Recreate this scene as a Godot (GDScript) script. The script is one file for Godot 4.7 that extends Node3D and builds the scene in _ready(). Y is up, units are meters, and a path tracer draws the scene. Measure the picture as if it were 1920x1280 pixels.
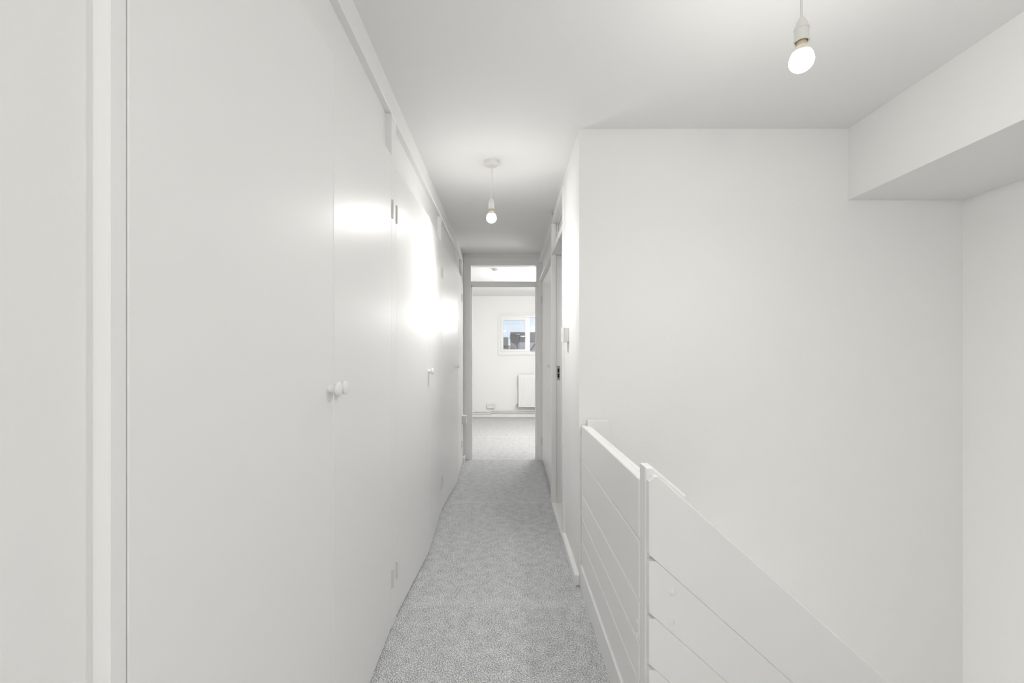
extends Node3D
# A white-painted upstairs landing: built-in cupboards on one side, board balustrade and stairwell on the other,
# an open doorway to a bedroom at the end. Positions are written as (x, height, depth): depth runs away from the camera.

const EYE := 1.175        # camera height above the carpet
const CEIL := 2.34
const FOCAL := 853.0      # focal length in pixels of the 1920 x 1280 frame

const LAMP := Color(1.0, 0.994, 0.982)

var mat := {}
var names := {}

# ---------------------------------------------------------------- helpers
func P(x: float, y: float, d: float) -> Vector3:
	return Vector3(x, y, -d)

func numbered(called: String) -> String:
	var n: int = names.get(called, 0)
	names[called] = n + 1
	return called if n == 0 else "%s_%03d" % [called, n]

func start() -> SurfaceTool:
	var st := SurfaceTool.new()
	st.begin(Mesh.PRIMITIVE_TRIANGLES)
	return st

func tri(st: SurfaceTool, a: Vector3, b: Vector3, c: Vector3, na: Vector3, nb: Vector3, nc: Vector3) -> void:
	var turned := (b - a).cross(c - a).dot(na + nb + nc) > 0.0
	st.set_normal(na); st.add_vertex(a)
	if turned:
		st.set_normal(nc); st.add_vertex(c)
		st.set_normal(nb); st.add_vertex(b)
	else:
		st.set_normal(nb); st.add_vertex(b)
		st.set_normal(nc); st.add_vertex(c)

func face(st: SurfaceTool, pts: Array, out: Vector3) -> void:
	# a flat convex polygon; out is a point it faces away from
	var n: Vector3 = (pts[1] - pts[0]).cross(pts[2] - pts[0])
	if n.length() < 1e-12 and pts.size() > 3:
		n = (pts[2] - pts[0]).cross(pts[3] - pts[0])
	n = n.normalized()
	var mid := Vector3.ZERO
	for p in pts:
		mid += p
	mid /= pts.size()
	if n.dot(mid - out) < 0.0:
		n = -n
	for k in range(1, pts.size() - 1):
		tri(st, pts[0], pts[k], pts[k + 1], n, n, n)

# a box from (x, height, depth) to (x, height, depth) with chamfered edges
func box(st: SurfaceTool, lo: Vector3, hi: Vector3, c := 0.0, tf := Transform3D.IDENTITY) -> void:
	var a := Vector3(minf(lo.x, hi.x), minf(lo.y, hi.y), minf(-lo.z, -hi.z))
	var b := Vector3(maxf(lo.x, hi.x), maxf(lo.y, hi.y), maxf(-lo.z, -hi.z))
	var mid := (a + b) / 2.0
	var h := (b - a) / 2.0
	c = minf(c, minf(h.x, minf(h.y, h.z)) * 0.9)
	var centre := tf * mid
	for axis in 3:
		var u := (axis + 1) % 3
		var v := (axis + 2) % 3
		for s in [-1.0, 1.0]:
			var q := []
			for k in [[-1, -1], [1, -1], [1, 1], [-1, 1]]:
				var p := Vector3.ZERO
				p[axis] = s * h[axis]
				p[u] = k[0] * (h[u] - c)
				p[v] = k[1] * (h[v] - c)
				q.append(tf * (mid + p))
			face(st, q, centre)
	if c <= 0.0:
		return
	for axis in 3:
		var u := (axis + 1) % 3
		var v := (axis + 2) % 3
		for su in [-1.0, 1.0]:
			for sv in [-1.0, 1.0]:
				var q := []
				for k in [[-1, 0], [1, 0], [1, 1], [-1, 1]]:
					var p := Vector3.ZERO
					p[axis] = k[0] * (h[axis] - c)
					p[u] = su * (h[u] - (c if k[1] == 0 else 0.0))
					p[v] = sv * (h[v] - (0.0 if k[1] == 0 else c))
					q.append(tf * (mid + p))
				face(st, q, centre)
	for sx in [-1.0, 1.0]:
		for sy in [-1.0, 1.0]:
			for sz in [-1.0, 1.0]:
				var q := []
				for k in 3:
					var p := Vector3(sx * (h.x - c), sy * (h.y - c), sz * (h.z - c))
					p[k] += c * [sx, sy, sz][k]
					q.append(tf * (mid + p))
				face(st, q, centre)

# a convex polygon in the (x, height) plane, pushed from depth d0 (nearer) to d1, its near edge chamfered
func slab(st: SurfaceTool, poly: Array, d0: float, d1: float, c: float) -> void:
	var mid := Vector2.ZERO
	for p in poly:
		mid += p
	mid /= poly.size()
	var n := poly.size()
	var inner := []
	for k in n:
		var p: Vector2 = poly[k]
		var e0: Vector2 = (p - poly[(k + n - 1) % n]).normalized()
		var e1: Vector2 = (poly[(k + 1) % n] - p).normalized()
		var n0 := Vector2(-e0.y, e0.x)
		var n1 := Vector2(-e1.y, e1.x)
		if n0.dot(mid - p) < 0.0:
			n0 = -n0
		if n1.dot(mid - p) < 0.0:
			n1 = -n1
		inner.append(p + (n0 + n1) * c / (1.0 + n0.dot(n1)))
	var o := P(mid.x, mid.y, (d0 + d1) / 2.0)
	var f := []
	var b := []
	for k in n:
		f.append(P(inner[k].x, inner[k].y, d0))
		b.append(P(poly[k].x, poly[k].y, d1))
		var j := (k + 1) % n
		face(st, [P(inner[k].x, inner[k].y, d0), P(inner[j].x, inner[j].y, d0), P(poly[j].x, poly[j].y, d0 + c), P(poly[k].x, poly[k].y, d0 + c)], o)
		face(st, [P(poly[k].x, poly[k].y, d0 + c), P(poly[j].x, poly[j].y, d0 + c), P(poly[j].x, poly[j].y, d1), P(poly[k].x, poly[k].y, d1)], o)
	face(st, f, o)
	face(st, b, o)

# a turned shape: profile of (radius, along) pairs round an axis that starts at "at" and runs along "axis"
func lathe(st: SurfaceTool, profile: Array, at: Vector3, axis := Vector3.UP, sides := 24) -> void:
	var w := axis.normalized()
	var u := w.cross(Vector3.RIGHT if absf(w.x) < 0.9 else Vector3.UP).normalized()
	var v := w.cross(u)
	for k in profile.size() - 1:
		var p: Vector2 = profile[k]
		var q: Vector2 = profile[k + 1]
		if p.distance_to(q) < 1e-7:
			continue
		var slope := func(i: int) -> Vector2:
			var a: Vector2 = profile[i]
			var b: Vector2 = profile[i + 1]
			return Vector2(b.y - a.y, a.x - b.x).normalized()
		var here: Vector2 = slope.call(k)
		var np := here
		var nq := here
		if k > 0 and profile[k - 1].distance_to(p) > 1e-7:
			var before: Vector2 = slope.call(k - 1)
			if before.dot(here) > 0.75:
				np = (before + here).normalized()
		if k < profile.size() - 2 and profile[k + 2].distance_to(q) > 1e-7:
			var after: Vector2 = slope.call(k + 1)
			if after.dot(here) > 0.75:
				nq = (after + here).normalized()
		for s in sides:
			var r0 := u * cos(TAU * s / sides) + v * sin(TAU * s / sides)
			var r1 := u * cos(TAU * (s + 1) / sides) + v * sin(TAU * (s + 1) / sides)
			var a := at + r0 * p.x + w * p.y
			var b := at + r1 * p.x + w * p.y
			var c := at + r1 * q.x + w * q.y
			var d := at + r0 * q.x + w * q.y
			if p.x > 1e-6:
				tri(st, a, b, c, r0 * np.x + w * np.y, r1 * np.x + w * np.y, r1 * nq.x + w * nq.y)
			if q.x > 1e-6:
				tri(st, a, c, d, r0 * np.x + w * np.y, r1 * nq.x + w * nq.y, r0 * nq.x + w * nq.y)

# a round tube through points
func tube(st: SurfaceTool, pts: Array, r: float, sides := 10) -> void:
	var rings := []
	var side := Vector3.ZERO
	for k in pts.size():
		var t: Vector3 = (pts[mini(k + 1, pts.size() - 1)] - pts[maxi(k - 1, 0)]).normalized()
		if k == 0:
			side = t.cross(Vector3.RIGHT if absf(t.x) < 0.8 else Vector3.UP).normalized()
		side = (side - t * side.dot(t)).normalized()
		var other := t.cross(side)
		var ring := []
		for s in sides:
			ring.append(side * cos(TAU * s / sides) + other * sin(TAU * s / sides))
		rings.append(ring)
	for k in pts.size() - 1:
		for s in sides:
			var j := (s + 1) % sides
			var a: Vector3 = rings[k][s]
			var b: Vector3 = rings[k][j]
			var c: Vector3 = rings[k + 1][j]
			var d: Vector3 = rings[k + 1][s]
			tri(st, pts[k] + a * r, pts[k] + b * r, pts[k + 1] + c * r, a, b, c)
			tri(st, pts[k] + a * r, pts[k + 1] + c * r, pts[k + 1] + d * r, a, c, d)
	for e in [0, pts.size() - 1]:
		var q := []
		for s in sides:
			q.append(pts[e] + rings[e][s] * r)
		face(st, q, pts[1] if e == 0 else pts[pts.size() - 2])

# a mitred rectangular frame in the (x, height) plane, w wide, from depth d0 (nearer) to d1, near edges chamfered
func ring(st: SurfaceTool, x0: float, y0: float, x1: float, y1: float, w: Array, d0: float, d1: float, c: float) -> void:
	# w: widths of the left, bottom, right and top members
	var corners := func(k: float) -> Array:
		# k 0: outer edge, 1: inner edge
		return [Vector2(x0 + w[0] * k, y0 + w[1] * k), Vector2(x1 - w[2] * k, y0 + w[1] * k), Vector2(x1 - w[2] * k, y1 - w[3] * k), Vector2(x0 + w[0] * k, y1 - w[3] * k)]
	var f: float = c / float(w[0])
	var loops := [[corners.call(0.0), d1], [corners.call(0.0), d0 + c], [corners.call(f), d0], [corners.call(1.0 - f), d0], [corners.call(1.0), d0 + c], [corners.call(1.0), d1], [corners.call(0.0), d1]]
	var mid := corners.call(0.5) as Array
	for l in loops.size() - 1:
		for k in 4:
			var j := (k + 1) % 4
			var a: Vector2 = loops[l][0][k]
			var b: Vector2 = loops[l][0][j]
			var e: Vector2 = loops[l + 1][0][j]
			var g: Vector2 = loops[l + 1][0][k]
			var m: Vector2 = (mid[k] + mid[j]) / 2.0
			face(st, [P(a.x, a.y, loops[l][1]), P(b.x, b.y, loops[l][1]), P(e.x, e.y, loops[l + 1][1]), P(g.x, g.y, loops[l + 1][1])], P(m.x, m.y, (d0 + d1) / 2.0))

func put(st: SurfaceTool, called: String, m: Material, parent: Node = null) -> MeshInstance3D:
	var o := MeshInstance3D.new()
	o.mesh = st.commit()
	o.material_override = m
	o.cast_shadow = GeometryInstance3D.SHADOW_CASTING_SETTING_ON
	if parent:
		o.name = called
		parent.add_child(o, true)
	else:
		o.name = numbered(called)
		add_child(o)
	return o

func tag(o: Node, label: String, category: String, group := "", kind := "") -> Node:
	o.set_meta("label", label)
	o.set_meta("category", category)
	if group:
		o.set_meta("group", group)
	if kind:
		o.set_meta("kind", kind)
	return o

func thing(called: String, label: String, category: String, at := Vector3.ZERO, group := "", kind := "") -> Node3D:
	var o := Node3D.new()
	o.name = numbered(called)
	add_child(o)
	o.position = at
	tag(o, label, category, group, kind)
	return o

func part_box(called: String, lo: Vector3, hi: Vector3, c: float, m: Material, parent: Node, tf := Transform3D.IDENTITY) -> MeshInstance3D:
	var st := start()
	box(st, lo, hi, c, tf)
	return put(st, called, m, parent)

func structure(called: String, boxes: Array, m: Material, label: String, category: String) -> MeshInstance3D:
	var st := start()
	for b in boxes:
		box(st, b[0], b[1], 0.0)
	var o := put(st, called, m)
	tag(o, label, category, "", "structure")
	return o

func V(x: float, y: float, d: float) -> Vector3:
	return Vector3(x, y, d)

# ---------------------------------------------------------------- materials
func plain(c: Color, rough: float, metal := 0.0) -> StandardMaterial3D:
	var m := StandardMaterial3D.new()
	m.albedo_color = c
	m.roughness = rough
	m.metallic = metal
	return m

func bumped(m: StandardMaterial3D, freq: float, octaves: int, strength: float, metres: float, seed_: int, size := 512) -> void:
	var n := FastNoiseLite.new()
	n.noise_type = FastNoiseLite.TYPE_SIMPLEX_SMOOTH
	n.frequency = freq
	n.fractal_octaves = octaves
	n.seed = seed_
	var im := n.get_seamless_image(size, size)
	im.bump_map_to_normal_map(strength)
	m.normal_enabled = true
	m.normal_texture = ImageTexture.create_from_image(im)
	m.uv1_triplanar = true
	m.uv1_world_triplanar = true
	m.uv1_scale = Vector3.ONE / metres

func carpet_material(base: Color, seed_: int) -> StandardMaterial3D:
	var size := 1024
	var fine := FastNoiseLite.new()
	fine.noise_type = FastNoiseLite.TYPE_SIMPLEX
	fine.frequency = 0.19
	fine.fractal_octaves = 2
	fine.fractal_gain = 0.7
	fine.seed = seed_
	var mid := FastNoiseLite.new()
	mid.noise_type = FastNoiseLite.TYPE_SIMPLEX_SMOOTH
	mid.frequency = 0.02
	mid.fractal_octaves = 3
	mid.seed = seed_ + 5
	var a := fine.get_seamless_image(size, size)
	var b := mid.get_seamless_image(size, size)
	var col := Image.create(size, size, false, Image.FORMAT_RGB8)
	var hgt := Image.create(size, size, false, Image.FORMAT_L8)
	for y in size:
		for x in size:
			var f := a.get_pixel(x, y).r
			var g := b.get_pixel(x, y).r
			var t := 1.0 + (smoothstep(0.2, 0.8, f) - 0.5) * 0.44 + (g - 0.5) * 0.16
			col.set_pixel(x, y, Color(clampf(base.r * t, 0, 1), clampf(base.g * t, 0, 1), clampf(base.b * t, 0, 1)))
			hgt.set_pixel(x, y, Color(f, f, f))
	var m := StandardMaterial3D.new()
	m.albedo_texture = ImageTexture.create_from_image(col)
	m.roughness = 1.0
	m.metallic_specular = 0.1
	hgt.bump_map_to_normal_map(5.0)
	m.normal_enabled = true
	m.normal_texture = ImageTexture.create_from_image(hgt)
	m.uv1_triplanar = true
	m.uv1_world_triplanar = true
	m.uv1_scale = Vector3.ONE / 1.5
	return m

func make_materials() -> void:
	mat.wall = plain(Color(0.955, 0.954, 0.95), 0.85)
	mat.wall.metallic_specular = 0.25
	bumped(mat.wall, 0.06, 3, 0.25, 0.5, 3)
	mat.ceiling = plain(Color(0.955, 0.954, 0.951), 0.9)
	mat.ceiling.metallic_specular = 0.2
	mat.gloss = plain(Color(0.955, 0.954, 0.951), 0.38)
	mat.gloss.metallic_specular = 0.4
	bumped(mat.gloss, 0.008, 2, 0.25, 1.2, 11)
	mat.satin = plain(Color(0.955, 0.954, 0.951), 0.4)
	mat.plastic = plain(Color(0.92, 0.92, 0.905), 0.35)
	mat.upvc = plain(Color(0.94, 0.94, 0.94), 0.3)
	mat.brass = plain(Color(0.78, 0.77, 0.74), 0.35, 0.8)
	mat.dark_metal = plain(Color(0.2, 0.2, 0.21), 0.45, 0.6)
	mat.hole = plain(Color(0.03, 0.03, 0.03), 0.8)
	mat.painted_hinge = plain(Color(0.87, 0.867, 0.85), 0.4)
	mat.carpet = carpet_material(Color(0.858, 0.868, 0.878), 21)
	mat.room_carpet = carpet_material(Color(0.88, 0.88, 0.88), 77)
	mat.metal_bar = plain(Color(0.88, 0.88, 0.87), 0.3, 0.3)
	mat.lilac_render = plain(Color(0.78, 0.74, 0.79), 0.9)
	mat.dark_tile = plain(Color(0.24, 0.15, 0.21), 0.8)
	mat.ridge = plain(Color(0.42, 0.22, 0.28), 0.8)
	mat.grey_stone = plain(Color(0.62, 0.62, 0.58), 0.9)
	mat.beige = plain(Color(0.72, 0.7, 0.58), 0.9)
	mat.slate = plain(Color(0.2, 0.19, 0.2), 0.8)
	mat.render_white = plain(Color(0.82, 0.81, 0.8), 0.9)
	mat.red_pipe = plain(Color(0.72, 0.42, 0.47), 0.6)
	mat.paving = plain(Color(0.5, 0.5, 0.47), 0.95)
	var g := StandardMaterial3D.new()
	g.transparency = BaseMaterial3D.TRANSPARENCY_ALPHA
	g.albedo_color = Color(0.95, 0.98, 0.98, 0.06)
	g.roughness = 0.02
	mat.pane = g
	var e := plain(Color(1.0, 0.97, 0.9), 0.4)
	e.emission_enabled = true
	e.emission = Color(1.0, 0.965, 0.9)
	e.emission_energy_multiplier = 2.2
	mat.bulb = e
	var o := plain(Color(1.0, 0.98, 0.95), 0.4)
	o.emission_enabled = true
	o.emission = Color(1.0, 0.98, 0.95)
	o.emission_energy_multiplier = 1.0
	mat.globe = o
	mat.bulb_body = plain(Color(0.95, 0.93, 0.88), 0.5)
	mat.cap = plain(Color(0.82, 0.78, 0.68), 0.35, 0.6)

# ---------------------------------------------------------------- builders
func pendant(at: Vector3, drop: float, energy: float, down: float, sway: float, label: String) -> void:
	# at: the point on the ceiling; drop: from ceiling to the middle of the bulb
	var t := thing("pendant_light", label, "pendant light", at, "bare bulb pendant lights")
	var st := start()
	lathe(st, [Vector2(0, -0.027), Vector2(0.012, -0.027), Vector2(0.036, -0.026), Vector2(0.041, -0.022), Vector2(0.043, -0.012), Vector2(0.043, -0.003), Vector2(0.045, 0.0), Vector2(0, 0)], Vector3.ZERO, Vector3.UP, 40)
	put(st, "ceiling_rose", mat.plastic, t)
	var top := -0.027
	var hold := -drop + 0.115         # top of the lamp holder
	st = start()
	var pts := []
	for k in 13:
		var f := k / 12.0
		pts.append(Vector3(sway * sin(f * PI) - sway * 0.6 * f, lerpf(top, hold - 0.004, f), 0))
	tube(st, pts, 0.0033, 8)
	put(st, "flex", mat.plastic, t)
	var bx := -sway * 0.6
	st = start()
	lathe(st, [Vector2(0, hold), Vector2(0.006, hold), Vector2(0.009, hold - 0.004), Vector2(0.014, hold - 0.014), Vector2(0.0165, hold - 0.026), Vector2(0.0165, hold - 0.029)], Vector3(bx, 0, 0))
	put(st, "holder_cap", mat.plastic, t)
	st = start()
	lathe(st, [Vector2(0.0165, hold - 0.029), Vector2(0.0195, hold - 0.0295), Vector2(0.0195, hold - 0.0325), Vector2(0.0178, hold - 0.033), Vector2(0.0178, hold - 0.062), Vector2(0.0195, hold - 0.0625), Vector2(0.0195, hold - 0.066), Vector2(0.0155, hold - 0.066), Vector2(0.0155, hold - 0.052)], Vector3(bx, 0, 0))
	put(st, "lamp_holder", mat.plastic, t)
	st = start()
	lathe(st, [Vector2(0.0, hold - 0.05), Vector2(0.0125, hold - 0.05), Vector2(0.0125, hold - 0.072), Vector2(0.0145, hold - 0.08)], Vector3(bx, 0, 0))
	put(st, "bulb_cap", mat.cap, t)
	st = start()
	lathe(st, [Vector2(0.0145, 0.036 - drop), Vector2(0.0165, 0.031 - drop), Vector2(0.021, 0.024 - drop), Vector2(0.0245, 0.0185 - drop)], Vector3(bx, 0, 0), Vector3.UP, 32)
	put(st, "bulb_body", mat.bulb_body, t)
	st = start()
	var prof := [Vector2(0.0245, 0.0185), Vector2(0.0285, 0.010), Vector2(0.0305, 0.001), Vector2(0.031, -0.005)]
	for k in range(1, 9):
		var a := k / 8.0 * PI / 2.0
		prof.append(Vector2(maxf(0.031 * cos(a), 0.0), -0.005 - 0.028 * sin(a)))
	var pr := []
	for p in prof:
		pr.append(Vector2(p.x, p.y - drop))
	lathe(st, pr, Vector3(bx, 0, 0), Vector3.UP, 32)
	var b := put(st, "bulb", mat.bulb, t)
	b.set_meta("label", "lit opal light bulb")
	# most of the light leaves the dome downwards
	var sp := SpotLight3D.new()
	sp.name = "bulb_spread"
	sp.light_color = LAMP
	sp.light_energy = down
	sp.light_size = 0.025
	sp.spot_angle = 89.5
	sp.spot_angle_attenuation = 1.0
	sp.spot_range = 14.0
	sp.spot_attenuation = 2.0
	sp.shadow_enabled = true
	sp.position = Vector3(bx, -drop - 0.004, 0)
	sp.rotation_degrees = Vector3(-90, 0, 0)
	t.add_child(sp)
	var l := OmniLight3D.new()
	l.name = "bulb_light"
	l.light_color = LAMP
	l.light_energy = energy
	l.light_size = 0.028
	l.omni_range = 14.0
	l.omni_attenuation = 2.0
	l.shadow_enabled = true
	l.position = Vector3(bx, -drop, 0)
	t.add_child(l)

func globe_light(at: Vector3, drop: float, energy: float, label: String) -> void:
	var t := thing("globe_light", label, "globe light", at)
	var st := start()
	lathe(st, [Vector2(0, -0.03), Vector2(0.05, -0.03), Vector2(0.056, -0.02), Vector2(0.056, 0.0), Vector2(0, 0)], Vector3.ZERO, Vector3.UP, 28)
	put(st, "ceiling_rose", mat.plastic, t)
	st = start()
	tube(st, [Vector3(0, -0.03, 0), Vector3(0, -drop + 0.2, 0)], 0.006, 10)
	put(st, "rod", mat.plastic, t)
	st = start()
	var pr := []
	for k in 25:
		var a := PI * k / 24.0
		pr.append(Vector2(maxf(0.2 * sin(a), 0.0), -drop + 0.2 * cos(a)))
	lathe(st, pr, Vector3.ZERO, Vector3.UP, 40)
	put(st, "opal_globe", mat.globe, t)
	var l := OmniLight3D.new()
	l.name = "globe_glow"
	l.light_color = LAMP
	l.light_energy = energy
	l.light_size = 0.18
	l.omni_range = 14.0
	l.omni_attenuation = 2.0
	l.shadow_enabled = true
	l.position = Vector3(0, -drop, 0)
	t.add_child(l)

func knob(parent: Node, base: Vector3, out: Vector3) -> void:
	var st := start()
	lathe(st, [Vector2(0.0115, 0.0), Vector2(0.011, 0.003), Vector2(0.0095, 0.008), Vector2(0.0095, 0.013), Vector2(0.013, 0.0165), Vector2(0.018, 0.0205), Vector2(0.0192, 0.0235), Vector2(0.0188, 0.0265), Vector2(0.0165, 0.029), Vector2(0.010, 0.0312), Vector2(0, 0.032)], base, out, 28)
	put(st, "knob", mat.gloss, parent)

func hinge(parent: Node, x: float, y: float, d: float, toward: float) -> void:
	# butt hinge: knuckles standing on the joint, one leaf seen on the post and one on the door
	var st := start()
	var n := 5
	for k in n:
		var y0 := y - 0.04 + k * 0.016
		lathe(st, [Vector2(0, y0), Vector2(0.005, y0), Vector2(0.005, y0 + 0.0155), Vector2(0, y0 + 0.0155)], P(x, 0, d), Vector3.UP, 10)
	box(st, V(x - 0.004, y - 0.04, d - 0.004 + toward * 0.007), V(x - 0.0005, y + 0.04, d + 0.004 + toward * 0.007), 0.0006)
	put(st, "hinge", mat.painted_hinge, parent)

# one leaf that hangs on the joint at depth dh and ends at depth dm, turned so its free edge stands at x = xm
func cupboard_leaf(parent: Node, xh: float, dh: float, xm: float, dm: float, y0: float, y1: float, out: float, knob_d := -1.0, hinges := true, plate := -1.0) -> void:
	var a := Vector2(xh, dh)
	var b := Vector2(xm, dm)
	var along := (b - a).normalized()
	var len_ := a.distance_to(b)
	# local frame: first axis along the leaf, second up, third outward from the face
	var X := P(along.x, 0, along.y)
	var N := Vector3(out, 0, 0)
	N = (N - X * N.dot(X)).normalized()
	var tf := Transform3D(Basis(X, Vector3.UP, -N), P(a.x, 0, a.y))
	var st := start()
	box(st, V(0.0013, y0, 0.0), V(len_ - 0.0006, y1, -0.02), 0.0018, tf)
	var leaf := put(st, "door", mat.gloss, parent)
	if knob_d > 0.0:
		var s := absf(knob_d - dh) / maxf(absf(along.y), 1e-4)
		knob(leaf, tf * Vector3(s, EYE - 0.088, 0.0), N)
	if hinges:
		for y in [1.81, 0.22]:
			hinge(leaf, xh + out * 0.003, y, dh, signf(dm - dh))

# a built-in cupboard: posts at both sides, head rail, transom rail, fixed panel on top and two doors
func cupboard(called: String, label: String, side: float, xf: float, d0: float, d1: float, posts: Array, dm: float, xm: float, knobs: Array, recess: float, top_rail: float, set_back := 0.0) -> Node3D:
	var t := thing(called, label, "cupboard", P(0, 0, 0))
	var xi := xf + side * 0.06
	part_box("post", V(xf, 0, posts[0]), V(xi, 2.225, d0), 0.002, mat.gloss, t)
	part_box("post", V(xf, 0, d1), V(xi, 2.225, posts[1]), 0.002, mat.gloss, t)
	part_box("head_rail", V(xf, 2.225, posts[0]), V(xi, 2.263, posts[1]), 0.002, mat.gloss, t)
	part_box("transom_rail", V(xf, 2.012, d0), V(xi, 2.012 + top_rail, d1), 0.002, mat.gloss, t)
	part_box("top_panel", V(xf + side * recess, 2.012 + top_rail - 0.002, d0 - 0.003), V(xi - side * 0.004, 2.228, d1 + 0.003), 0.0, mat.gloss, t)
	cupboard_leaf(t, xf + side * set_back, d0, xm, dm - 0.0004, 0.012, 2.009, -side, knobs[0])
	cupboard_leaf(t, xf + side * set_back, d1, xm, dm + 0.0004, 0.012, 2.009, -side, knobs[1])
	return t

func _ready() -> void:
	# ------------------------------------------------ camera, sky, exposure
	var cam := Camera3D.new()
	cam.name = "camera"
	cam.projection = Camera3D.PROJECTION_FRUSTUM
	cam.near = 0.05
	cam.far = 300.0
	cam.size = cam.near * 1280.0 / FOCAL
	cam.frustum_offset = Vector2(8.0, 28.0) * cam.near / FOCAL
	cam.position = Vector3(0, EYE, 0)
	add_child(cam)
	cam.current = true

	var env := Environment.new()
	env.background_mode = Environment.BG_SKY
	var sky := Sky.new()
	var sm := ProceduralSkyMaterial.new()
	sm.sky_top_color = Color(0.80, 0.89, 1.0)
	sm.sky_horizon_color = Color(0.90, 0.945, 1.0)
	sm.ground_horizon_color = Color(0.75, 0.76, 0.78)
	sm.ground_bottom_color = Color(0.6, 0.6, 0.6)
	sm.sky_energy_multiplier = 0.87
	sky.sky_material = sm
	env.sky = sky
	env.tonemap_mode = Environment.TONE_MAPPER_LINEAR
	env.tonemap_exposure = 1.3
	env.sdfgi_enabled = true
	env.ssao_enabled = true
	env.ssil_enabled = true
	var we := WorldEnvironment.new()
	we.name = "world_environment"
	we.environment = env
	add_child(we)

	make_materials()
	build_shell()
	build_cupboards()
	build_doorways()
	build_balustrade()
	build_stairs()
	build_bedroom()
	build_outside()
	build_fittings()

# ---------------------------------------------------------------- the setting
func build_shell() -> void:
	structure("floor", [[V(-0.64, -0.25, -2.5), V(0.372, 0, 5.17)], [V(0.36, -0.25, -2.5), V(2.4, 0, 0.331)], [V(-0.64, -0.24, 5.16), V(0.4, -0.022, 5.28)], [V(0.36, -0.25, 2.44), V(0.40, 0, 5.17)]], mat.carpet, "speckled grey carpet running along the landing", "floor")
	structure("ceiling", [[V(-0.75, CEIL, -2.6), V(2.55, CEIL + 0.15, 5.27)]], mat.ceiling, "white painted ceiling over landing and stairwell", "ceiling")
	# behind the cupboards, and the strip of plaster above their head rail
	structure("wall_left", [[V(-0.75, -2.9, -2.6), V(-0.64, CEIL, 5.27)], [V(-0.65, 2.263, 0.571), V(-0.507, CEIL, 5.17)], [V(-0.65, 0, -2.5), V(-0.5205, CEIL, 0.573)], [V(-0.65, 0, 5.08), V(-0.503, CEIL, 5.17)]], mat.wall, "white painted plaster wall beside and above the cupboards", "wall")
	# landing wall beyond the stairwell, with the side-room door opening and the far cupboard recess
	structure("wall_right", [
		[V(0.366, 0, 2.34), V(0.466, CEIL, 2.885)], [V(0.366, 2.26, 2.885), V(0.466, CEIL, 5.27)],
		[V(0.366, 0, 3.655), V(0.466, CEIL, 3.70)],
		[V(0.46, 0, 3.66), V(0.60, CEIL, 5.27)],
	], mat.wall, "white painted plaster wall with the light switch", "wall")
	structure("wall_stairwell_end", [[V(0.366, -0.25, 2.33), V(2.55, CEIL, 2.43)], [V(-0.75, -2.9, 2.33), V(2.55, -0.25, 2.43)]], mat.wall, "white painted end wall of the stairwell", "wall")
	structure("wall_stairwell_right", [[V(2.33, -2.9, -2.6), V(2.45, CEIL, 2.40)]], mat.wall, "white painted side wall of the stairwell under the bulkhead", "wall")
	structure("wall_bulkhead", [[V(1.743, 1.975, -2.55), V(2.36, CEIL + 0.02, 2.34)]], mat.wall, "white boxed bulkhead hanging from the ceiling over the stairwell", "bulkhead")
	structure("wall_near", [[V(-0.75, -2.9, 0.23), V(2.45, -0.24, 0.33)]], mat.wall, "white wall under the landing on the near side of the stairs", "wall")
	structure("wall_behind", [[V(-0.75, -0.25, -2.6), V(2.45, CEIL, -2.5)]], mat.wall, "white wall closing the landing behind the camera", "wall")
	structure("floor_lower", [[V(-0.75, -2.95, 0.2), V(2.5, -2.8, 2.45)]], mat.room_carpet, "carpet at the foot of the stairs", "floor")
	# side room seen through the gap of its door
	structure("wall_side_room", [[V(0.46, 0, 2.42), V(2.0, CEIL, 2.44)], [V(1.9, 0, 2.42), V(2.0, CEIL, 3.8)], [V(0.5, 0, 3.70), V(2.0, CEIL, 3.8)]], mat.wall, "white walls of the side room", "wall")
	structure("floor_side_room", [[V(0.40, -0.25, 2.43), V(2.0, -0.004, 3.8)]], mat.carpet, "carpet inside the side room", "floor")
	# skirtings
	var st := start()
	box(st, V(0.343, 0, 2.328), V(0.37, 0.058, 2.885), 0.004)
	tag(put(st, "baseboard_right", mat.gloss), "white gloss skirting under the light switch wall", "skirting", "", "structure")
	st = start()
	box(st, V(-0.52, 0, 5.05), V(-0.478, 0.06, 5.168), 0.004)
	tag(put(st, "baseboard_left", mat.gloss), "short white skirting beside the bedroom doorway", "skirting", "", "structure")

func build_cupboards() -> void:
	cupboard("built_in_cupboard", "white gloss double-door cupboard with two round knobs, farthest from bedroom doorway", -1.0, -0.5, 0.598, 1.962, [0.571, 2.0], 1.257, -0.4815, [1.233, 1.279], 0.027, 0.028)
	cupboard("built_in_cupboard", "middle white gloss double-door cupboard of the landing row", -1.0, -0.5, 2.038, 3.40, [2.0, 3.435], 2.715, -0.468, [2.695, -1.0], 0.027, 0.028)
	cupboard("built_in_cupboard", "white gloss double-door cupboard next to the bedroom doorway and low socket", -1.0, -0.5, 3.47, 4.93, [3.435, 5.08], 4.24, -0.466, [4.13, -1.0], 0.027, 0.028)
	cupboard("built_in_cupboard", "white gloss recessed cupboard between side-room door and bedroom doorway", 1.0, 0.352, 3.73, 5.12, [3.66, 5.17], 4.26, 0.387, [4.2, -1.0], 0.04, 0.028, 0.035)

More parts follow.
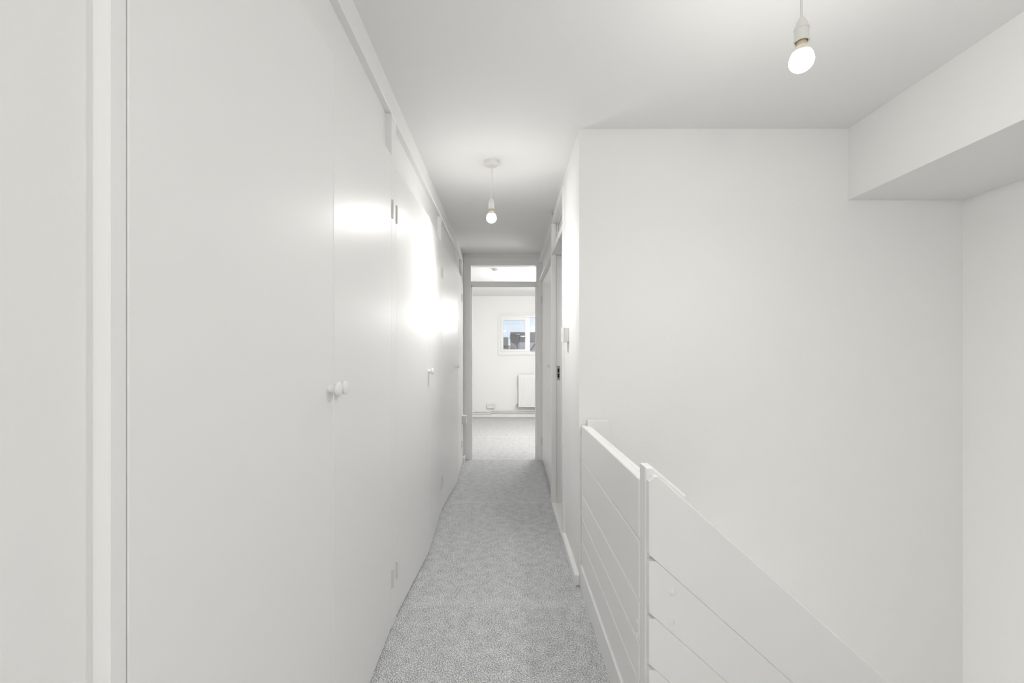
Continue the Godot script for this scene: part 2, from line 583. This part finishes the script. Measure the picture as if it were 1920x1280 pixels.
func build_doorways() -> void:
	# side-room doorway
	var t := thing("door_1", "white framed side-room doorway with transom above, beside the light switch", "doorway", Vector3.ZERO, "", "structure")
	var d0 := 2.94
	var d1 := 3.64
	var xa := 0.35
	var xb := 0.478
	part_box("jamb", V(xa, 0, 2.885), V(xb, 2.24, d0), 0.002, mat.gloss, t)
	var js := start()
	box(js, V(xa, 0, d1), V(0.388, 2.24, 3.66), 0.002)
	box(js, V(0.387, 0, d1 + 0.005), V(xb, 2.24, 3.66), 0.001)
	put(js, "jamb", mat.gloss, t)
	part_box("head", V(xa, 2.24, 2.885), V(xb, 2.268, 3.66), 0.002, mat.gloss, t)
	part_box("transom_bar", V(xa, 1.985, d0), V(xb, 2.032, d1), 0.002, mat.gloss, t)
	# stops, set back from the landing face
	part_box("door_stop", V(0.428, 0, d0), V(0.446, 1.985, d0 + 0.012), 0.001, mat.gloss, t)
	part_box("door_stop", V(0.428, 0, d1 - 0.01), V(0.446, 1.985, d1 + 0.006), 0.001, mat.gloss, t)
	part_box("door_stop", V(0.428, 1.973, d0), V(0.446, 1.985, d1), 0.001, mat.gloss, t)
	part_box("transom_bead", V(0.394, 2.032, d1 - 0.012), V(0.406, 2.24, d1), 0.001, mat.gloss, t)
	part_box("transom_bead", V(0.394, 2.228, d0), V(0.406, 2.24, d1), 0.001, mat.gloss, t)
	part_box("transom_panel", V(0.408, 2.03, d0 - 0.002), V(0.42, 2.242, d1 + 0.002), 0.0, mat.gloss, t)
	part_box("threshold", V(0.352, -0.02, d0), V(xb, 0.006, d1), 0.002, mat.gloss, t)
	var sp := part_box("strike_plate", V(0.394, 0.985, d1 + 0.0035), V(0.418, 1.10, d1 + 0.006), 0.0005, mat.brass, t)
	sp.set_meta("label", "metal strike plate")
	part_box("keyhole", V(0.399, 1.047, d1 + 0.0028), V(0.413, 1.079, d1 + 0.004), 0.0, mat.hole, sp)
	part_box("keyhole", V(0.399, 1.005, d1 + 0.0028), V(0.413, 1.039, d1 + 0.004), 0.0, mat.hole, sp)
	var leaf := part_box("door_leaf", V(0.482, 0.01, d0 - 0.046), V(1.165, 1.978, d0 - 0.006), 0.002, mat.gloss, t)
	var st := start()
	lathe(st, [Vector2(0.024, 0), Vector2(0.024, 0.005), Vector2(0.009, 0.008), Vector2(0.009, 0.03), Vector2(0.022, 0.038), Vector2(0.026, 0.05), Vector2(0.018, 0.062), Vector2(0, 0.065)], P(1.10, 1.02, d0 - 0.006), P(0, 0, 1), 20)
	put(st, "door_knob", mat.brass, leaf)
	# bedroom doorway at the end of the landing
	t = thing("door_2", "open white doorway with glazed transom leading to the bedroom", "doorway", Vector3.ZERO, "", "structure")
	var e0 := 5.17
	var e1 := 5.29
	part_box("jamb", V(-0.504, 0, e0), V(-0.42, 2.209, e1), 0.002, mat.satin, t)
	part_box("jamb", V(0.327, 0, e0), V(0.40, 2.209, e1), 0.002, mat.satin, t)
	part_box("head", V(-0.504, 2.209, e0), V(0.40, 2.30, e1), 0.002, mat.satin, t)
	part_box("transom_bar", V(-0.42, 1.981, e0), V(0.327, 2.027, e1), 0.002, mat.satin, t)
	part_box("door_stop", V(-0.42, 0, 5.205), V(-0.408, 1.981, 5.24), 0.001, mat.satin, t)
	part_box("door_stop", V(0.315, 0, 5.205), V(0.327, 1.981, 5.24), 0.001, mat.satin, t)
	part_box("door_stop", V(-0.42, 1.969, 5.205), V(0.327, 1.981, 5.24), 0.001, mat.satin, t)
	var gp := part_box("transom_pane", V(-0.42, 2.027, 5.226), V(0.327, 2.209, 5.230), 0.0, mat.pane, t)
	gp.set_meta("label", "clear transom glass")
	part_box("threshold_bar", V(-0.42, -0.02, 5.163), V(0.327, 0.005, 5.196), 0.002, mat.metal_bar, t)

func build_balustrade() -> void:
	# level part along the landing
	var t := thing("landing_balustrade", "level white board balustrade along the landing carpet edge", "balustrade", P(0, 0, 0))
	var rows := [[0.648, 0.823], [0.472, 0.6455], [0.3515, 0.4695], [0.2395, 0.3495], [0.1135, 0.237]]
	for r in rows:
		part_box("board", V(0.378, r[0], 1.312), V(0.404, r[1], 2.329), 0.003, mat.gloss, t)
	part_box("base_board", V(0.370, -0.05, 1.312), V(0.404, 0.1115, 2.329), 0.003, mat.gloss, t)
	part_box("cap_rail", V(0.402, 0.788, 1.312), V(0.420, 0.823, 2.329), 0.003, mat.gloss, t)
	part_box("wall_post", V(0.404, -0.25, 2.285), V(0.512, 0.855, 2.331), 0.004, mat.gloss, t)
	for s in [[1.325, 0.402], [1.325, 0.364], [2.305, 0.41], [2.305, 0.37], [2.305, 0.213], [2.305, 0.14]]:
		var st := start()
		lathe(st, [Vector2(0.0075, -0.001), Vector2(0.0075, 0.001), Vector2(0.0055, 0.0028), Vector2(0, 0.0034)], P(0.378, s[1], s[0]), Vector3(-1, 0, 0), 16)
		put(st, "screw_cap", mat.gloss, t)
	# sloping part beside the stairs that go down to the right
	t = thing("stair_balustrade", "sloping white board balustrade with newel descending beside the stairs", "balustrade", P(0, 0, 0))
	var slope := 0.891
	var x0 := 0.3837
	var x1 := 1.76
	var top := 0.786 + (0.479 - x0) * slope
	var heights := [0.2345, 0.157, 0.139, 0.158, 0.158, 0.2]
	var y := top
	for k in heights.size():
		var h: float = heights[k]
		var drop := (x1 - x0) * slope
		var st := start()
		if k == 0:
			slab(st, [Vector2(x0, y - h), Vector2(x0, 0.835), Vector2(x0 + 0.014, 0.849), Vector2(x0 + (top - 0.849) / slope, 0.849), Vector2(x1, y - drop), Vector2(x1, y - h - drop)], 1.235, 1.26, 0.0016)
		else:
			slab(st, [Vector2(x0, y - h), Vector2(x0, y - 0.017), Vector2(x0 + 0.017 / slope, y - 0.017), Vector2(x1, y - drop), Vector2(x1, y - h - drop)], 1.235, 1.26, 0.0016)
		put(st, "board", mat.gloss, t)
		y -= h + 0.0005
	var st := start()
	slab(st, [Vector2(0.381, -0.3), Vector2(0.381, 0.868), Vector2(0.402, 0.868), Vector2(0.495, 0.789), Vector2(0.495, -0.3)], 1.2605, 1.311, 0.004)
	put(st, "newel_post", mat.gloss, t)
	part_box("end_post", V(1.745, -1.4, 1.2605), V(1.835, -0.42, 1.345), 0.004, mat.gloss, t)
	for s in [[0.4474, 0.535], [0.4445, 0.455]]:
		st = start()
		lathe(st, [Vector2(0.0095, -0.001), Vector2(0.0095, 0.001), Vector2(0.0075, 0.0022), Vector2(0.006, 0.0012), Vector2(0.004, 0.0028), Vector2(0, 0.0034)], P(s[0], s[1], 1.235), P(0, 0, -1), 20)
		put(st, "screw_cap", mat.gloss, t)

func build_stairs() -> void:
	var t := thing("staircase", "white painted stairs going down behind the sloping balustrade", "stairs", P(0.4, -0.2, 0.8))
	t.position = Vector3.ZERO
	for k in 6:
		var x := 0.372 + k * 0.2286
		var y := -0.2 * (k + 1)
		part_box("tread", V(x, y - 0.24, 0.331), V(x + 0.2286, y, 1.234), 0.006, mat.gloss, t)
	part_box("half_landing", V(1.7436, -1.65, 0.331), V(2.329, -1.4, 2.329), 0.006, mat.gloss, t)
	for k in 6:
		var x := 1.7436 - k * 0.2286
		var y := -1.6 - 0.2 * k
		part_box("tread", V(x - 0.2286, y - 0.24, 1.275), V(x, y, 2.329), 0.006, mat.gloss, t)

func build_bedroom() -> void:
	var b0 := 5.29
	var b1 := 8.79
	structure("floor_bedroom", [[V(-1.5, -0.25, 5.205), V(3.0, -0.003, 8.9)]], mat.room_carpet, "pale grey carpet in the bedroom", "floor")
	structure("ceiling_bedroom", [[V(-1.6, CEIL, 5.26), V(3.1, CEIL + 0.15, 8.95)]], mat.ceiling, "white bedroom ceiling", "ceiling")
	structure("wall_bedroom_left", [[V(-1.6, -0.25, 5.18), V(-1.5, CEIL, 8.95)]], mat.wall, "white side wall of the bedroom", "wall")
	structure("wall_bedroom_right", [[V(3.0, -0.25, 5.18), V(3.1, CEIL, 8.95)]], mat.wall, "white far side wall of the bedroom", "wall")
	structure("wall_bedroom_near", [[V(-1.6, -0.25, 5.18), V(-0.5, CEIL, b0)], [V(0.395, -0.25, 5.18), V(3.1, CEIL, b0)], [V(-0.6, 2.295, 5.175), V(0.45, CEIL, b0)]], mat.wall, "white wall round the bedroom doorway", "wall")
	# outer wall with the window opening
	var wx0 := -0.165
	var wx1 := 1.50
	var wy0 := 1.225
	var wy1 := 1.98
	structure("wall_bedroom_far", [[V(-1.6, -0.25, b1), V(wx0, CEIL, 9.05)], [V(wx1, -0.25, b1), V(3.1, CEIL, 9.05)], [V(wx0, -0.25, b1), V(wx1, wy0, 9.05)], [V(wx0, wy1, b1), V(wx1, CEIL, 9.05)]], mat.wall, "white bedroom wall with the window and radiator", "wall")
	var st := start()
	box(st, V(-1.5, 0, 8.768), V(3.0, 0.068, 8.792), 0.004)
	tag(put(st, "baseboard_bedroom", mat.satin), "white skirting under the pipes in the bedroom", "skirting", "", "structure")
	# window
	var t := thing("window_1", "white framed bedroom window with opening casement and view of roofs", "window", Vector3.ZERO, "", "structure")
	st = start()
	ring(st, -0.187, 1.203, 1.522, 2.004, [0.024, 0.024, 0.024, 0.026], 8.772, 8.80, 0.003)
	put(st, "architrave", mat.upvc, t)
	st = start()
	ring(st, wx0 - 0.002, wy0 - 0.002, wx1 + 0.002, wy1 + 0.002, [0.037, 0.047, 0.037, 0.057], 8.802, 8.87, 0.004)
	put(st, "frame", mat.upvc, t)
	for mx in [0.385, 0.98]:
		part_box("mullion", V(mx, wy0 + 0.044, 8.8025), V(mx + 0.045, wy1 - 0.054, 8.869), 0.004, mat.upvc, t)
	for c in [[wx0 + 0.03, 0.39], [1.02, wx1 - 0.03]]:
		var s0: float = c[0]
		var s1: float = c[1]
		var y0 := wy0 + 0.04
		var y1 := wy1 - 0.05
		st = start()
		ring(st, s0, y0, s1, y1, [0.05, 0.048, 0.055, 0.055], 8.79, 8.85, 0.006)
		var sash := put(st, "casement", mat.upvc, t)
		part_box("pane", V(s0 + 0.045, y0 + 0.045, 8.818), V(s1 - 0.05, y1 - 0.05, 8.824), 0.0, mat.pane, sash)
		if c[0] < 0.5:
			st = start()
			box(st, V(s1 - 0.045, 1.52, 8.775), V(s1 - 0.02, 1.58, 8.79), 0.003)
			box(st, V(s1 - 0.145, 1.552, 8.752), V(s1 - 0.025, 1.572, 8.768), 0.003)
			box(st, V(s1 - 0.04, 1.55, 8.752), V(s1 - 0.022, 1.574, 8.78), 0.003)
			put(st, "handle", mat.upvc, sash)
	part_box("pane", V(0.428, wy0 + 0.04, 8.83), V(0.982, wy1 - 0.05, 8.836), 0.0, mat.pane, t)

	# radiator
	var r := thing("radiator", "white panel radiator below the bedroom window", "radiator", P(0.2, 0.2, 8.74))
	r.position = Vector3.ZERO
	var rx0 := 0.206
	var rx1 := 1.206
	var ry0 := 0.205
	var ry1 := 0.825
	st = start()
	box(st, V(rx0, ry0, 8.69), V(rx1, ry1, 8.70), 0.003)
	var nf := 28
	for k in nf:
		var fx := rx0 + 0.03 + (rx1 - rx0 - 0.06) * (k + 0.5) / nf
		box(st, V(fx - 0.0105, ry0 + 0.035, 8.684), V(fx + 0.0105, ry1 - 0.035, 8.692), 0.004)
	put(st, "front_panel", mat.satin, r)
	part_box("back_panel", V(rx0, ry0, 8.735), V(rx1, ry1, 8.75), 0.003, mat.satin, r)
	part_box("end_cover", V(rx0 - 0.002, ry0 + 0.02, 8.698), V(rx0 + 0.004, ry1 + 0.004, 8.752), 0.002, mat.satin, r)
	part_box("end_cover", V(rx1 - 0.004, ry0 + 0.02, 8.698), V(rx1 + 0.002, ry1 + 0.004, 8.752), 0.002, mat.satin, r)
	st = start()
	for k in 40:
		var gx := rx0 + 0.01 + (rx1 - rx0 - 0.02) * k / 40.0
		box(st, V(gx, ry1 - 0.002, 8.70), V(gx + 0.012, ry1 + 0.006, 8.74), 0.0)
	put(st, "top_grille", mat.satin, r)
	part_box("bracket", V(rx0 + 0.15, ry0 + 0.1, 8.748), V(rx0 + 0.19, ry1 - 0.1, 8.7895), 0.001, mat.satin, r)
	part_box("bracket", V(rx1 - 0.19, ry0 + 0.1, 8.748), V(rx1 - 0.15, ry1 - 0.1, 8.7895), 0.001, mat.satin, r)
	st = start()
	lathe(st, [Vector2(0, 0), Vector2(0.011, 0), Vector2(0.011, 0.03), Vector2(0.017, 0.034), Vector2(0.018, 0.06), Vector2(0.014, 0.072), Vector2(0, 0.074)], P(0.176, 0.195, 8.735), Vector3.UP, 16)
	lathe(st, [Vector2(0, 0), Vector2(0.009, 0), Vector2(0.009, 0.035), Vector2(0, 0.035)], P(0.176, 0.222, 8.735), Vector3.RIGHT, 12)
	var v := put(st, "valve", mat.brass, r)
	v.set_meta("label", "metal radiator valve")
	st = start()
	tube(st, [P(0.176, 0.2, 8.735), P(0.176, 0.137, 8.735), P(0.176, 0.132, 8.742)], 0.0075, 10)
	put(st, "tail_pipe", mat.satin, r)
	# two heating pipes along the skirting
	for k in 2:
		var hi := 0.136 - k * 0.033
		var lo := 0.113 - k * 0.033
		var p := thing("heating_pipe", ["upper white heating pipe clipped above the bedroom skirting", "lower white heating pipe clipped just over the bedroom skirting"][k], "pipe", Vector3.ZERO, "heating pipes along the bedroom skirting")
		st = start()
		tube(st, [P(-1.49, lo, 8.752), P(-0.36, lo, 8.752), P(-0.335, lo + 0.003, 8.752), P(-0.30, hi - 0.003, 8.752), P(-0.275, hi, 8.752), P(2.99, hi, 8.752)], 0.009, 12)
		put(st, "tube", mat.satin, p)
		for cx in [-0.585, -0.035, 0.9, 1.9]:
			var cy := lo if cx < -0.3 else hi
			part_box("pipe_clip", V(cx - 0.006, cy - 0.013, 8.741), V(cx + 0.006, cy + 0.013, 8.7895), 0.002, mat.plastic, p)
	# double socket above the pipes
	var s := thing("double_socket", "white double socket on the bedroom wall above the pipes", "socket", Vector3.ZERO)
	part_box("back_box", V(-0.398, 0.182, 8.757), V(-0.251, 0.268, 8.7895), 0.004, mat.plastic, s)
	part_box("face_plate", V(-0.4, 0.180, 8.748), V(-0.249, 0.270, 8.758), 0.003, mat.plastic, s)
	for sx in [-0.363, -0.287]:
		part_box("rocker_switch", V(sx + 0.012, 0.247, 8.744), V(sx + 0.026, 0.263, 8.749), 0.001, mat.plastic, s)
		for h in [[0, 0.233, 0.004, 0.009], [-0.011, 0.206, 0.006, 0.004], [0.011, 0.206, 0.006, 0.004]]:
			part_box("pin_hole", V(sx + h[0] - h[2] / 2, h[1] - h[3] / 2, 8.7475), V(sx + h[0] + h[2] / 2, h[1] + h[3] / 2, 8.7485), 0.0, mat.hole, s)
	part_box("cable_cover", V(-0.288, 0.15, 8.775), V(-0.272, 0.183, 8.7895), 0.002, mat.plastic, s)
	# round alarm on the bedroom ceiling, seen through the transom
	var a := thing("smoke_alarm", "small round white alarm on the bedroom ceiling behind the transom", "smoke alarm", P(-0.155, CEIL, 6.06))
	st = start()
	lathe(st, [Vector2(0, -0.036), Vector2(0.03, -0.035), Vector2(0.046, -0.03), Vector2(0.05, -0.02)], Vector3.ZERO, Vector3.UP, 28)
	put(st, "cover", mat.plastic, a)
	st = start()
	lathe(st, [Vector2(0.047, -0.02), Vector2(0.047, -0.012), Vector2(0.054, -0.011), Vector2(0.055, 0.0), Vector2(0, 0)], Vector3.ZERO, Vector3.UP, 28)
	put(st, "base", mat.plastic, a)

func build_outside() -> void:
	structure("ground", [[V(-40, -3.4, 9.2), V(40, -3.0, 70)]], mat.paving, "paved ground outside below the window", "ground")
	# dark building with a paler lower block before it, 28 m off
	var k := 28.0 / FOCAL
	var t := thing("tile_hung_house", "dark purple-brown house with flat ridge seen through the bedroom window", "house", P(2.5, -3, 28))
	t.position = Vector3.ZERO
	part_box("upper_wall", V(0.2, -3, 28), V(5.2, EYE + 44 * k, 36), 0.02, mat.dark_tile, t)
	part_box("roof_edge", V(0.16, EYE + 41.0 * k, 27.92), V(5.25, EYE + 45.5 * k, 36.05), 0.02, mat.ridge, t)
	part_box("gutter", V(16 * k, EYE + 40.5 * k, 27.85), V(23 * k, EYE + 42 * k, 27.93), 0.01, mat.render_white, t)
	var st := start()
	tube(st, [P(7.0 * k, EYE + 25 * k, 27.95), P(19 * k, EYE + 11 * k, 27.95)], 0.035, 8)
	put(st, "sloping_verge", mat.red_pipe, t)
	st = start()
	tube(st, [P(26 * k, EYE + 39 * k, 27.95), P(30.5 * k, EYE + 27 * k, 27.95)], 0.02, 8)
	put(st, "stay_wire", mat.red_pipe, t)
	for c in [[1.45, 36], [2.7, 31], [2.2, 35]]:
		part_box("wall_light", V(c[0] * 0.4 + 0.05, EYE + c[1] * k, 27.95), V(c[0] * 0.4 + 0.11, EYE + (c[1] + 1.6) * k, 28.01), 0.005, mat.lilac_render, t)
	t = thing("rendered_extension", "pale lilac rendered block in front of the dark house", "house", Vector3.ZERO)
	part_box("wall", V(21.0 * 0.0295, -3, 25.2), V(4.6, EYE + 26.5 * 0.0295, 27.8), 0.02, mat.lilac_render, t)
	st = start()
	tube(st, [P(43.5 * 0.0295, EYE + 12 * 0.0295, 25.15), P(56 * 0.0295, EYE + 31 * 0.0295, 25.15)], 0.03, 8)
	put(st, "handrail", mat.slate, t)
	# grey block on a low roof farther back
	var f := 40.0 / FOCAL
	t = thing("far_house", "house with square grey stone stack beyond the dark house", "house", Vector3.ZERO)
	part_box("stone_stack", V(-16 * f, EYE + 20 * f, 40), V(1.0 * f, EYE + 36 * f, 41), 0.02, mat.grey_stone, t)
	part_box("roof", V(-20 * f, EYE + 18 * f, 39.6), V(2.2 * f, EYE + 20.5 * f, 43), 0.02, mat.slate, t)
	part_box("wall", V(-20 * f, -3, 40), V(-0.8 * f, EYE + 18.5 * f, 43), 0.0, mat.render_white, t)
	part_box("downpipe", V(-1.2 * f, -3, 39.8), V(0.2 * f, EYE + 18.5 * f, 40), 0.0, mat.slate, t)
	t = thing("garden_wall", "yellowish wall between the grey stack and the dark house", "wall", Vector3.ZERO)
	part_box("wall", V(0.2 * f, -3, 40.2), V(9 * f, EYE + 21 * f, 40.8), 0.02, mat.beige, t)

func build_fittings() -> void:
	pendant(P(0.815, CEIL, 1.262), 0.342, 0.15, 0.25, 0.0, "bare lit bulb on white pendant over the stairs")
	pendant(P(-0.095, CEIL, 2.72), 0.335, 0.085, 0.42, 0.004, "bare lit bulb on white pendant with round ceiling rose in the landing")
	globe_light(P(0.65, CEIL, 6.4), 0.60, 1.25, "round opal globe light hanging in the bedroom")
	globe_light(P(0.2, CEIL, -1.2), 0.8, 0.62, "round opal globe light hanging over the wide end of the landing")
	globe_light(P(0.0, -0.25, 1.75), 0.5, 0.45, "round opal globe light hanging in the hall at the foot of the stairs")
	# light switch on the stub wall
	var t := thing("light_switch", "white surface-mounted light switch beside the side-room door", "light switch", Vector3.ZERO)
	part_box("back_box", V(0.337, 1.262, 2.713), V(0.3665, 1.348, 2.799), 0.003, mat.plastic, t)
	part_box("face_plate", V(0.329, 1.260, 2.711), V(0.3375, 1.350, 2.801), 0.003, mat.plastic, t)
	part_box("rocker", V(0.324, 1.290, 2.748), V(0.330, 1.318, 2.764), 0.001, mat.plastic, t)
	# low socket on the wall left of the bedroom doorway
	t = thing("wall_socket", "small white surface-mounted socket low beside the bedroom doorway", "socket", Vector3.ZERO)
	part_box("back_box", V(-0.5005, 0.442, 4.955), V(-0.462, 0.528, 5.041), 0.003, mat.plastic, t)
	part_box("face_plate", V(-0.4625, 0.440, 4.953), V(-0.452, 0.530, 5.043), 0.004, mat.plastic, t)
	part_box("rocker_switch", V(-0.4525, 0.50, 4.988), V(-0.448, 0.518, 5.004), 0.001, mat.plastic, t)
